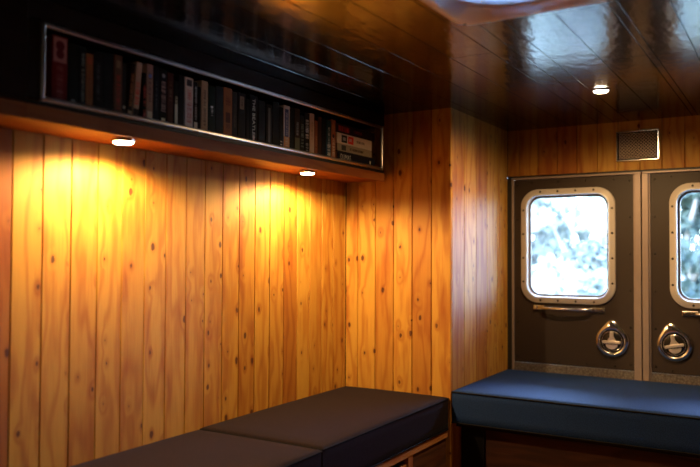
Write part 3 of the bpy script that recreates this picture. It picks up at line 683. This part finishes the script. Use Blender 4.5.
books = [
 (1.324, 1.374, .196, (0.20, 0.015, 0.015), 'dark red hardback with pale pink top panel, first on the left', [('block', .80, .88, .36, (0.42, 0.16, 0.14)), ('dot', .86, .015, (0.10, 0.005, 0.01)), ('dot', .74, .0135, (0.10, 0.005, 0.01)), ('marks', .33, .42, .48, (0.40, 0.10, 0.09))]),
 (1.378, 1.412, .185, (0.010, 0.014, 0.013), 'black book with a small round grey emblem at its foot, right of the red hardback', [('dot', .09, .008, (0.30, 0.32, 0.32))]),
 (1.416, 1.439, .184, (0.008, 0.014, 0.016), 'thin black book with one long line of small grey lettering, left of the orange spine', [('marks', .50, .40, .80, (0.22, 0.24, 0.20))]),
 (1.440, 1.464, .170, (0.26, 0.09, 0.03), 'plain brownish orange book, the first orange spine from the left', [('block', .88, .8, .12, (0.36, 0.08, 0.03)), ('marks', .45, .35, .5, (0.18, 0.05, 0.02))]),
 (1.466, 1.500, .186, (0.010, 0.010, 0.012), 'black book with dim grey lettering, directly right of the first orange spine', [('marks', .50, .35, .6, (0.06, 0.06, 0.07))]),
 (1.502, 1.540, .188, (0.007, 0.007, 0.008), 'thick unmarked black book left of the brown spine with red lettering', []),
 (1.544, 1.575, .192, (0.16, 0.075, 0.045), 'brown book with red lettering down its spine, right of the unmarked black book', [('marks', .40, .5, .55, (0.42, 0.04, 0.02)), ('block', .85, .5, .12, (0.24, 0.12, 0.06))]),
 (1.577, 1.590, .172, (0.020, 0.024, 0.028), 'very thin black book between the brown spine and two leaning books', [('block', .2, .7, .05, (0.5, 0.42, 0.35))]),
 (1.596, 1.613, .180, (0.03, 0.016, 0.012), 'thin dark book with orange lettering, leaning right against the cream leaning one', [('marks', .52, .6, .6, (0.42, 0.16, 0.06)), ('block', .12, .9, .05, CR)], -0.085),
 (1.617, 1.640, .188, (0.48, 0.30, 0.19), 'cream book with bold red lettering, leaning to the right', [('marks', .46, .7, .38, (0.60, 0.03, 0.02)), ('block', .10, .96, .2, (0.02, 0.02, 0.025))], -0.085),
 (1.661, 1.674, .160, (0.010, 0.008, 0.010), 'black book with small red lettering, right of the leaning cream one', [('marks', .40, .75, .68, (0.50, 0.07, 0.05))]),
 (1.676, 1.702, .192, (0.34, 0.19, 0.13), 'pinkish brown book with a blue spot and white emblem at its foot', [('marks', .60, .5, .5, (0.12, 0.05, 0.05)), ('dot', .80, .007, (0.14, 0.18, 0.36)), ('block', .12, .75, .17, (0.60, 0.48, 0.36)), ('dot', .07, .0055, WH)]),
 (1.705, 1.729, .190, (0.012, 0.014, 0.024), 'dark navy book right of the pinkish brown spine', [('marks', .5, .3, .5, (0.05, 0.06, 0.07))]),
 (1.733, 1.764, .190, (0.010, 0.010, 0.012), 'black book with pale pink title and cream emblem at its foot', [('marks', .52, .6, .55, (0.50, 0.28, 0.24)), ('dot', .88, .007, (0.30, 0.30, 0.32)), ('block', .10, .55, .08, CR)]),
 (1.768, 1.794, .184, (0.10, 0.035, 0.026), 'dark maroon book right of the one with the pink title', [('marks', .66, .45, .35, (0.20, 0.08, 0.05))]),
 (1.797, 1.818, .162, (0.010, 0.012, 0.012), 'short black book with a white lower half of its spine', [('block', .26, .60, .50, (0.55, 0.50, 0.42)), ('marks', .58, .5, .2, CR)]),
 (1.820, 1.846, .186, (0.009, 0.008, 0.012), 'unmarked black book left of the white spine with red lettering', []),
 (1.851, 1.888, .186, (0.62, 0.50, 0.42), 'white paperback with red lettering and a black square at its top', [('block', .90, .7, .12, (0.04, 0.025, 0.025)), ('marks', .67, .55, .24, (0.55, 0.05, 0.03)), ('marks', .34, .62, .40, (0.45, 0.07, 0.05)), ('block', .05, .7, .06, (0.3, 0.05, 0.04))]),
 (1.892, 1.912, .178, (0.010, 0.012, 0.016), 'black book with scattered white marks and a white foot, right of the white paperback', [('marks', .58, .45, .65, (0.40, 0.42, 0.42)), ('block', .11, .8, .20, (0.66, 0.58, 0.46))]),
 (1.915, 1.928, .165, (0.007, 0.007, 0.008), 'thin unmarked black book left of the tan spine', []),
 (1.931, 1.963, .190, (0.42, 0.27, 0.15), 'tan book with dark lettering, left of the dark green spine', [('marks', .48, .35, .7, (0.13, 0.06, 0.03))]),
 (1.967, 2.002, .180, (0.010, 0.030, 0.026), 'dark green book with small white mark near its middle', [('block', .58, .35, .04, WH), ('marks', .48, .28, .16, (0.5, 0.5, 0.46))]),
 (2.005, 2.046, .186, (0.008, 0.007, 0.007), 'thick unmarked black book left of the patterned orange spine', []),
 (2.049, 2.094, .190, (0.34, 0.12, 0.045), 'orange brown book with dark pattern on its spine, left of a dark grey one', [('marks', .74, .55, .22, (0.12, 0.02, 0.015)), ('block', .42, .55, .20, (0.10, 0.035, 0.02)), ('marks', .22, .5, .15, (0.14, 0.04, 0.02))]),
 (2.096, 2.124, .182, (0.045, 0.042, 0.040), 'dark grey book touching the patterned orange spine', [('marks', .5, .25, .5, (0.10, 0.08, 0.06))]),
 (2.129, 2.172, .186, (0.012, 0.010, 0.010), 'black book with a small tan label near the top of its spine', [('block', .80, .55, .26, (0.28, 0.18, 0.11)), ('marks', .80, .3, .2, (0.10, 0.05, 0.03))]),
 (2.176, 2.196, .170, (0.006, 0.006, 0.007), 'thin black book left of THE BEATLES book', []),
 (2.198, 2.245, .190, (0.006, 0.006, 0.007), 'black book with THE BEATLES in white letters down its spine', [('text', 'THE BEATLES', .53, .34, .80, (0.66, 0.58, 0.50)), ('block', .13, .22, .12, (0.6, 0.45, 0.35))]),
 (2.250, 2.293, .178, (0.008, 0.008, 0.010), 'thick unmarked black book right of THE BEATLES book', []),
 (2.300, 2.338, .172, (0.016, 0.015, 0.014), 'black book with a dim grey brown stripe down its spine', [('block', .52, .36, .8, (0.13, 0.10, 0.075))]),
 (2.342, 2.383, .190, (0.006, 0.006, 0.007), 'thick black book between the grey stripe and the short white mark', []),
 (2.386, 2.412, .176, (0.010, 0.008, 0.008), 'black book with tiny cream mark at its foot, left of the white-blue spine', [('block', .13, .5, .03, CR), ('block', .20, .5, .03, CR)]),
 (2.415, 2.456, .188, (0.62, 0.55, 0.50), 'white book with a long dark blue panel and orange foot', [('block', .62, .62, .60, (0.05, 0.07, 0.14)), ('marks', .60, .3, .5, (0.45, 0.42, 0.45)), ('block', .20, .95, .24, (0.58, 0.26, 0.10)), ('marks', .20, .5, .2, (0.62, 0.5, 0.3))]),
 (2.460, 2.488, .182, (0.010, 0.012, 0.016), 'black book right of the white and blue spine', []),
 (2.492, 2.529, .188, (0.055, 0.038, 0.024), 'dark brown book with olive foot and pale lettering', [('block', .18, .9, .34, (0.14, 0.13, 0.06)), ('marks', .55, .4, .3, (0.36, 0.34, 0.28))]),
 (2.533, 2.561, .165, (0.020, 0.024, 0.020), 'dark book with dim green lettering, right of the olive-footed book', [('marks', .48, .6, .6, (0.20, 0.24, 0.18))]),
 (2.565, 2.600, .182, (0.010, 0.010, 0.014), 'black book with big white lettering down its spine, left of the beige spine', [('marks', .60, .62, .48, (0.62, 0.58, 0.55)), ('marks', .18, .5, .22, (0.35, 0.35, 0.38))]),
 (2.602, 2.637, .186, (0.56, 0.38, 0.24), 'plain beige spine right of the book with big white lettering', [('marks', .60, .2, .4, (0.30, 0.16, 0.08))]),
 (2.641, 2.663, .160, (0.26, 0.08, 0.03), 'rust brown book between the beige spine and a dark brown one', [('marks', .4, .5, .4, (0.35, 0.15, 0.06))]),
 (2.667, 2.694, .182, (0.07, 0.030, 0.018), 'dark brown book right of the rust brown one', []),
 (2.698, 2.730, .176, (0.008, 0.008, 0.010), 'unmarked black book left of the teal spine', []),
 (2.734, 2.772, .178, (0.020, 0.065, 0.080), 'dark teal book with white lettering near the stacked books', [('marks', .62, .3, .4, (0.45, 0.48, 0.46)), ('marks', .24, .6, .32, (0.66, 0.60, 0.50))]),
 (2.775, 2.808, .186, (0.36, 0.12, 0.045), 'orange brown book with cream lettering, beside the stack of flat books', [('marks', .35, .55, .55, (0.62, 0.50, 0.34)), ('dot', .60, .009, (0.05, 0.03, 0.03))]),
]
for i, b in enumerate(books):
    make_book(i+1, *b)
# flat stack
def flat_book(i, y0, y1, z0, z1, col, label, prints, dx=0.0):
    """lying book: spine faces the room, long side along Y"""
    L_, t = y1-y0, z1-z0
    o = make_book(i, 0, t, L_, col, label, (), 0.0, 0.14)
    for k, pr in enumerate(prints):
        kind, yf, hf, lf, colr = pr[:5]
        if kind == 'text': bm = text_bm(pr[5], t*hf, L_*lf)
        elif kind == 'marks': bm = marks_bm(L_*lf, t*hf, i*10+k)
        else: bm = bmesh.new(); box(bm, -L_*lf/2, L_*lf/2, -t*hf/2, t*hf/2, 0, 0.00025)
        for v in bm.verts: a, b, c = v.co; v.co = (c+0.0001+(0.0003 if k else 0), b, L_*(1-yf)-a)
        obj('title' if kind != 'block' else 'spine_panel', bm, ink(colr), [c for c in o.children if c.name.startswith('cover')][0])
    # local z (length) -> world -Y ; local y (thickness) -> world Z
    o.rotation_euler = (PI/2, 0, 0); o.location = (BX+dx, y1, (z0+z1)/2)
    o['group'] = 'books lying flat at the right end of the shelf'
    return o
zb = FLZ+0.0004
flat_book(60, 2.822, 3.165, zb, zb+.052, (0.010, 0.011, 0.022), 'black book with tall pale letters reading DUMAS, bottom of the flat stack', [('text', .20, .52, .26, (0.42, 0.40, 0.42), 'DUMAS'), ('block', .86, .3, .03, (0.55, 0.48, 0.38))], 0.004)
flat_book(61, 2.822, 3.140, zb+.0525, zb+.086, (0.30, 0.24, 0.17), 'grey tan flat book on the DUMAS book, under the white one', [('block', .18, .7, .12, (0.05, 0.045, 0.04)), ('marks', .55, .35, .4, (0.12, 0.08, 0.05))], 0.0)
flat_book(62, 2.815, 3.135, zb+.0865, zb+.134, (0.62, 0.52, 0.43), 'white flat book with a black and a red square on its spine', [('block', .20, .72, .15, (0.02, 0.02, 0.02)), ('block', .38, .72, .15, (0.62, 0.04, 0.03)), ('marks', .20, .3, .08, WH), ('marks', .38, .3, .08, WH), ('marks', .66, .26, .24, (0.30, 0.22, 0.16))], 0.003)
flat_book(63, 2.812, 3.175, zb+.1345, zb+.178, (0.030, 0.010, 0.012), 'near-black flat book with red lettering, topmost of the stack', [('marks', .20, .55, .30, (0.62, 0.06, 0.04)), ('marks', .55, .3, .2, (0.30, 0.03, 0.02))], -0.003)

# ------------------------------------------------------------ benches and cushions
def cushion(name_, label, x0, x1, y0, y1, z0, z1, r_=0.018, crown=0.012, fab=None):
    bm = bmesh.new()
    nx, ny = max(8, int((x1-x0)/0.05)), max(8, int((y1-y0)/0.05))
    zt, zb_ = z1, z0
    top = {}; bot = {}
    def coord(a, b, n, i):  # denser near the edges
        t = i/n; return a+(b-a)*t
    xs = [x0+r_*0.0]+[x0+r_*0.3, x0+r_]+[x0+r_+(x1-x0-2*r_)*i/nx for i in range(1, nx)]+[x1-r_, x1-r_*0.3, x1]
    ys = [y0]+[y0+r_*0.3, y0+r_]+[y0+r_+(y1-y0-2*r_)*i/ny for i in range(1, ny)]+[y1-r_, y1-r_*0.3, y1]
    def ease(d): return 0 if d >= r_ else (1-math.sqrt(max(0, 1-((r_-d)/r_)**2)))*r_*0.45
    for i, x in enumerate(xs):
        for j, y in enumerate(ys):
            dx, dy = min(x-x0, x1-x), min(y-y0, y1-y)
            u, v = (x-x0)/(x1-x0), (y-y0)/(y1-y0)
            pf = crown*(math.sin(PI*u)*math.sin(PI*v))**0.5 if 0 < u < 1 and 0 < v < 1 else 0
            dr = max(ease(dx), ease(dy))
            top[i, j] = bm.verts.new((x, y, zt-crown*0.6-dr+pf)); bot[i, j] = bm.verts.new((x, y, zb_+dr*0.6))
    nX, nY = len(xs), len(ys)
    for i in range(nX-1):
        for j in range(nY-1):
            bm.faces.new((top[i, j], top[i+1, j], top[i+1, j+1], top[i, j+1])); bm.faces.new((bot[i, j], bot[i, j+1], bot[i+1, j+1], bot[i+1, j]))
    per = [(i, 0) for i in range(nX)]+[(nX-1, j) for j in range(1, nY)]+[(i, nY-1) for i in range(nX-2, -1, -1)]+[(0, j) for j in range(nY-2, 0, -1)]
    cx, cy = (x0+x1)/2, (y0+y1)/2
    rows = [[top[p] for p in per]]
    for f in (0.25, 0.5, 0.75):
        row = []
        for k, p in enumerate(per):
            a, b = top[p].co, bot[p].co; c = a.lerp(b, f)
            row.append(bm.verts.new(c))
        rows.append(row)
    rows.append([bot[p] for p in per])
    for A, B in zip(rows, rows[1:]):
        for k in range(len(per)):
            bm.faces.new((A[k], B[k], B[(k+1) % len(per)], A[(k+1) % len(per)]))
    loop = [top[p].co.copy() for p in per]; loopb = [bot[p].co.copy() for p in per]
    o = auto_smooth(obj(name_, bm, fab or FAB), 60)
    tag(o, label, 'cushion', 'bench seat cushions')
    for lp_ in (loop, loopb):
        bm = bmesh.new(); c = Vector((cx, cy, 0)); cl = []
        for p in lp_:
            if not cl or (p-cl[-1]).length > 0.004: cl.append(p+Vector((0, 0, -0.001)))
        tube(bm, cl, 0.0038, 8, closed=True)
        obj('piping', bm, PIPING, o, smooth=True)
    return o
XB = -1.405
zt1 = EYE-0.659; zc1 = EYE-0.820
cushion('seat_cushion', 'cushion coloured lamplit brown on the left bench, nearer the inner corner', W+0.008, XB, 2.137, Y1-0.006, zc1, zt1)
cushion('seat_cushion', 'cushion coloured lamplit brown at the bottom edge of the photo, on the left bench', W+0.008, XB, 1.06, 2.129, zc1, zt1-0.004)
cushion('seat_cushion', 'long cushion coloured daylight blue on the bench below the rear doors', X1+0.003, XR-0.02, Y1+0.004, Y2-0.020, EYE-0.789, EYE-0.631, crown=0.006, fab=FAB_DAYLIT)
# left bench base
lb = thing('bench', 'pine-framed bench base along the left wall', 'bench', (XB, 0.9, 0), 'built-in bench bases')
def lbx(name, x0, x1, y0, y1, z0, z1, mat, uvk, parent=lb, oy=0.9, ox=XB):
    bm = bmesh.new(); box(bm, x0-ox, x1-ox, y0-oy, y1-oy, z0, z1, uvk=uvk); return bevel(obj(name, bm, mat, parent), 0.002)
PB = wood('worn_pine_frame', (0.50, 0.25, 0.10), (0.36, 0.15, 0.05), (0.2, 0.07, 0.02), (0.06, 0.02, 0.01), knots=False, rough=0.55, coat=0.0)
lbx('seat_board', W+0.004, XB-0.026, 0.9, Y1-0.004, zc1-0.020, zc1-0.001, PB, 31)
lbx('front_rail', XB-0.025, XB-0.003, 0.9, Y1-0.004, zc1-0.034, zc1-0.001, PB, 32)
lbx('post', XB-0.030, XB-0.005, 2.800, 2.845, 0.0005, zc1-0.0345, PB, 33)
lbx('side_panel', XB-0.030, XB-0.012, 2.846, Y1-0.004, 0.0005, zc1-0.036, ROUGHWOOD, 34)
lbx('post', XB-0.030, XB-0.005, 2.10, 2.145, 0.0005, zc1-0.0345, PB, 35)
lbx('lower_rail', XB-0.032, XB-0.012, 2.146, 2.799, zc1-0.11, zc1-0.065, PB, 36)
lbx('side_panel', XB-0.030, XB-0.012, 2.146, 2.799, 0.0005, zc1-0.150, ROUGHWOOD, 37)
lbx('side_panel', XB-0.030, XB-0.012, 0.9, 2.099, 0.0005, zc1-0.036, ROUGHWOOD, 38)
# rear bench base
rb_ = thing('bench', 'dark bench base with a rough brown front board below the rear doors', 'bench', (X1, Y1, 0), 'built-in bench bases')
def rbx(name, x0, x1, y0, y1, z0, z1, mat, uvk):
    return lbx(name, x0, x1, y0, y1, z0, z1, mat, uvk, rb_, Y1, X1)
zr = EYE-0.79
rbx('seat_board', X1+0.006, XR-0.02, Y1+0.045, Y2-0.010, zr-0.020, zr-0.001, DARKWOOD, 41)
rbx('front_board', X1+0.12, XR-0.02, Y1+0.125, Y1+0.143, 0.0005, zr-0.021, ROUGHWOOD, 42)
rbx('corner_post', X1+0.006, X1+0.119, Y1+0.110, Y1+0.145, 0.0005, zr-0.021, BLACK, 43)

# ------------------------------------------------------------ outside, behind the rear doors
GZ = -0.75
def ground_h(x, y):
    t = max(0, min(1, (y-7)/20)); t = t*t*(3-2*t)
    return GZ + 1.15*t + 0.12*math.sin(x*0.7+y*0.3)*t
bm = bmesh.new(); G = {}
NX, NY = 40, 40
for i in range(NX+1):
    for j in range(NY+1):
        x = -34+60*i/NX; y = 4.6+46*(j/NY)**1.4; G[i, j] = bm.verts.new((x, y, ground_h(x, y)))
for i in range(NX):
    for j in range(NY): bm.faces.new((G[i, j], G[i+1, j], G[i+1, j+1], G[i, j+1]))
mg, nt, b = new_mat('pale_dry_grass'); q = NT(nt); tc = q.n('ShaderNodeTexCoord')
n1 = q.n('ShaderNodeTexNoise'); n1.inputs['Scale'].default_value = 1.2; n1.inputs['Detail'].default_value = 6; nt.links.new(tc.outputs['Object'], n1.inputs['Vector'])
nt.links.new(q.mix(q.rng(n1.outputs['Fac'], 0.35, 0.65), (0.36, 0.34, 0.30, 1), (0.22, 0.24, 0.16, 1)), b.inputs['Base Color']); b.inputs['Roughness'].default_value = 0.9
go = obj('ground', bm, mg, smooth=True); structure(go)
def leafmat(name, a, b_):
    m, nt, b = new_mat(name); q = NT(nt); tc = q.n('ShaderNodeTexCoord')
    n1 = q.n('ShaderNodeTexNoise'); n1.inputs['Scale'].default_value = 3; n1.inputs['Detail'].default_value = 4; nt.links.new(tc.outputs['Object'], n1.inputs['Vector'])
    nt.links.new(q.mix(q.rng(n1.outputs['Fac'], 0.35, 0.65), (*a, 1), (*b_, 1)), b.inputs['Base Color']); b.inputs['Roughness'].default_value = 0.6
    return m
LEAF = [leafmat('leaves_pale', (0.34, 0.40, 0.30), (0.52, 0.52, 0.38)), leafmat('leaves_mid', (0.12, 0.15, 0.13), (0.20, 0.22, 0.18)), leafmat('leaves_dark', (0.035, 0.065, 0.055), (0.09, 0.12, 0.09))]
BARK = simple('bark', (0.26, 0.25, 0.22), 0.9, 0, 0.3, 10)
def tree(x, y, hgt, wid, kind, label, trunk=0.25, seed=0, cat='tree', name='tree', dense=False):
    r_ = random.Random(seed); z0 = ground_h(x, y)-0.03
    t = thing(name, label, cat, (x, y, z0), 'trees and bushes beyond the rear windows')
    bm = bmesh.new()
    pts = [Vector((0, 0, 0))]; n = 5
    for i in range(1, n+1): pts.append(Vector((r_.uniform(-.05, .05)*wid, r_.uniform(-.05, .05)*wid, hgt*0.75*i/n)))
    tube(bm, pts, [0.03*hgt*(1-0.13*i)*0.35 for i in range(n+1)], 7)
    for k in range(7):
        a = r_.uniform(0, 2*PI); p = pts[1+k % 4]; e = p+Vector((math.cos(a)*wid*0.35, math.sin(a)*wid*0.35, hgt*0.2))
        tube(bm, [p, (p+e)/2+Vector((0, 0, -.02*hgt)), e], [0.010*hgt, 0.007*hgt, 0.003*hgt], 5)
    obj('trunk', bm, BARK, t, smooth=True)
    bm = bmesh.new()
    nb, nl, ls = (18, 90, 1.3) if not dense else (30, 80, 2.1)
    blobs = [(Vector((max(-.5, min(.5, r_.gauss(0, .26)))*wid, max(-.4, min(.4, r_.gauss(0, .2)))*wid, hgt*(trunk+(1-trunk)*r_.random()**0.9))), r_.uniform(.14, .26)*wid) for _ in range(nb)]
    for c, rad in blobs:
        for _ in range(nl):
            d = Vector((r_.gauss(0, 1), r_.gauss(0, 1), r_.gauss(0, 1))).normalized()*rad*r_.uniform(.55, 1.1); d.z *= 0.8
            p = c+d; s = r_.uniform(.035, .07)*(0.5+wid*0.28)*ls
            u = Vector((r_.gauss(0, 1), r_.gauss(0, 1), r_.gauss(0, 1))).normalized(); v = u.orthogonal().normalized()
            if p.z < 0.05: continue
            f = bm.faces.new([bm.verts.new(q_) for q_ in (p-u*s, p+v*s*.6, p+u*s, p-v*s*.6)])
    obj('crown', bm, LEAF[kind], t, recalc=False)
    return t
tree(-4.7, 15.2, 4.2, 2.3, 1, 'blurred blue-green tree at the left side of the left rear window', .03, 1, dense=True)
tree(-2.85, 11.0, 3.6, 1.4, 0, 'tall pale blurred tree in the middle of the left rear window', .10, 2)
tree(-2.1, 8.4, 2.0, 0.75, 1, 'greenish blurred bush at the right side of the left rear window', .02, 3, 'bush', 'bush')
tree(-1.30, 11.6, 4.6, 1.5, 2, 'dark green blurred tree filling the right rear window', .03, 4, dense=True)
tree(-0.62, 7.8, 1.35, 0.9, 0, 'pale blurred bush at the foot of the right rear window', .02, 5, 'bush', 'bush')
rowlab = ['hazy background tree far behind, at the left edge of the left rear window', 'hazy background tree far behind the middle of the left rear window',
          'hazy background tree far behind the right side of the left rear window', 'hazy background tree far behind the dark tree in the right rear window']
for k in range(4):
    tree(-9.9+2.35*k, 27.5+(k % 2)*4.0, 5.2+0.5*(k % 3), 3.0, (0, 1, 0, 1)[k], rowlab[k], .0, 20+k, dense=True)
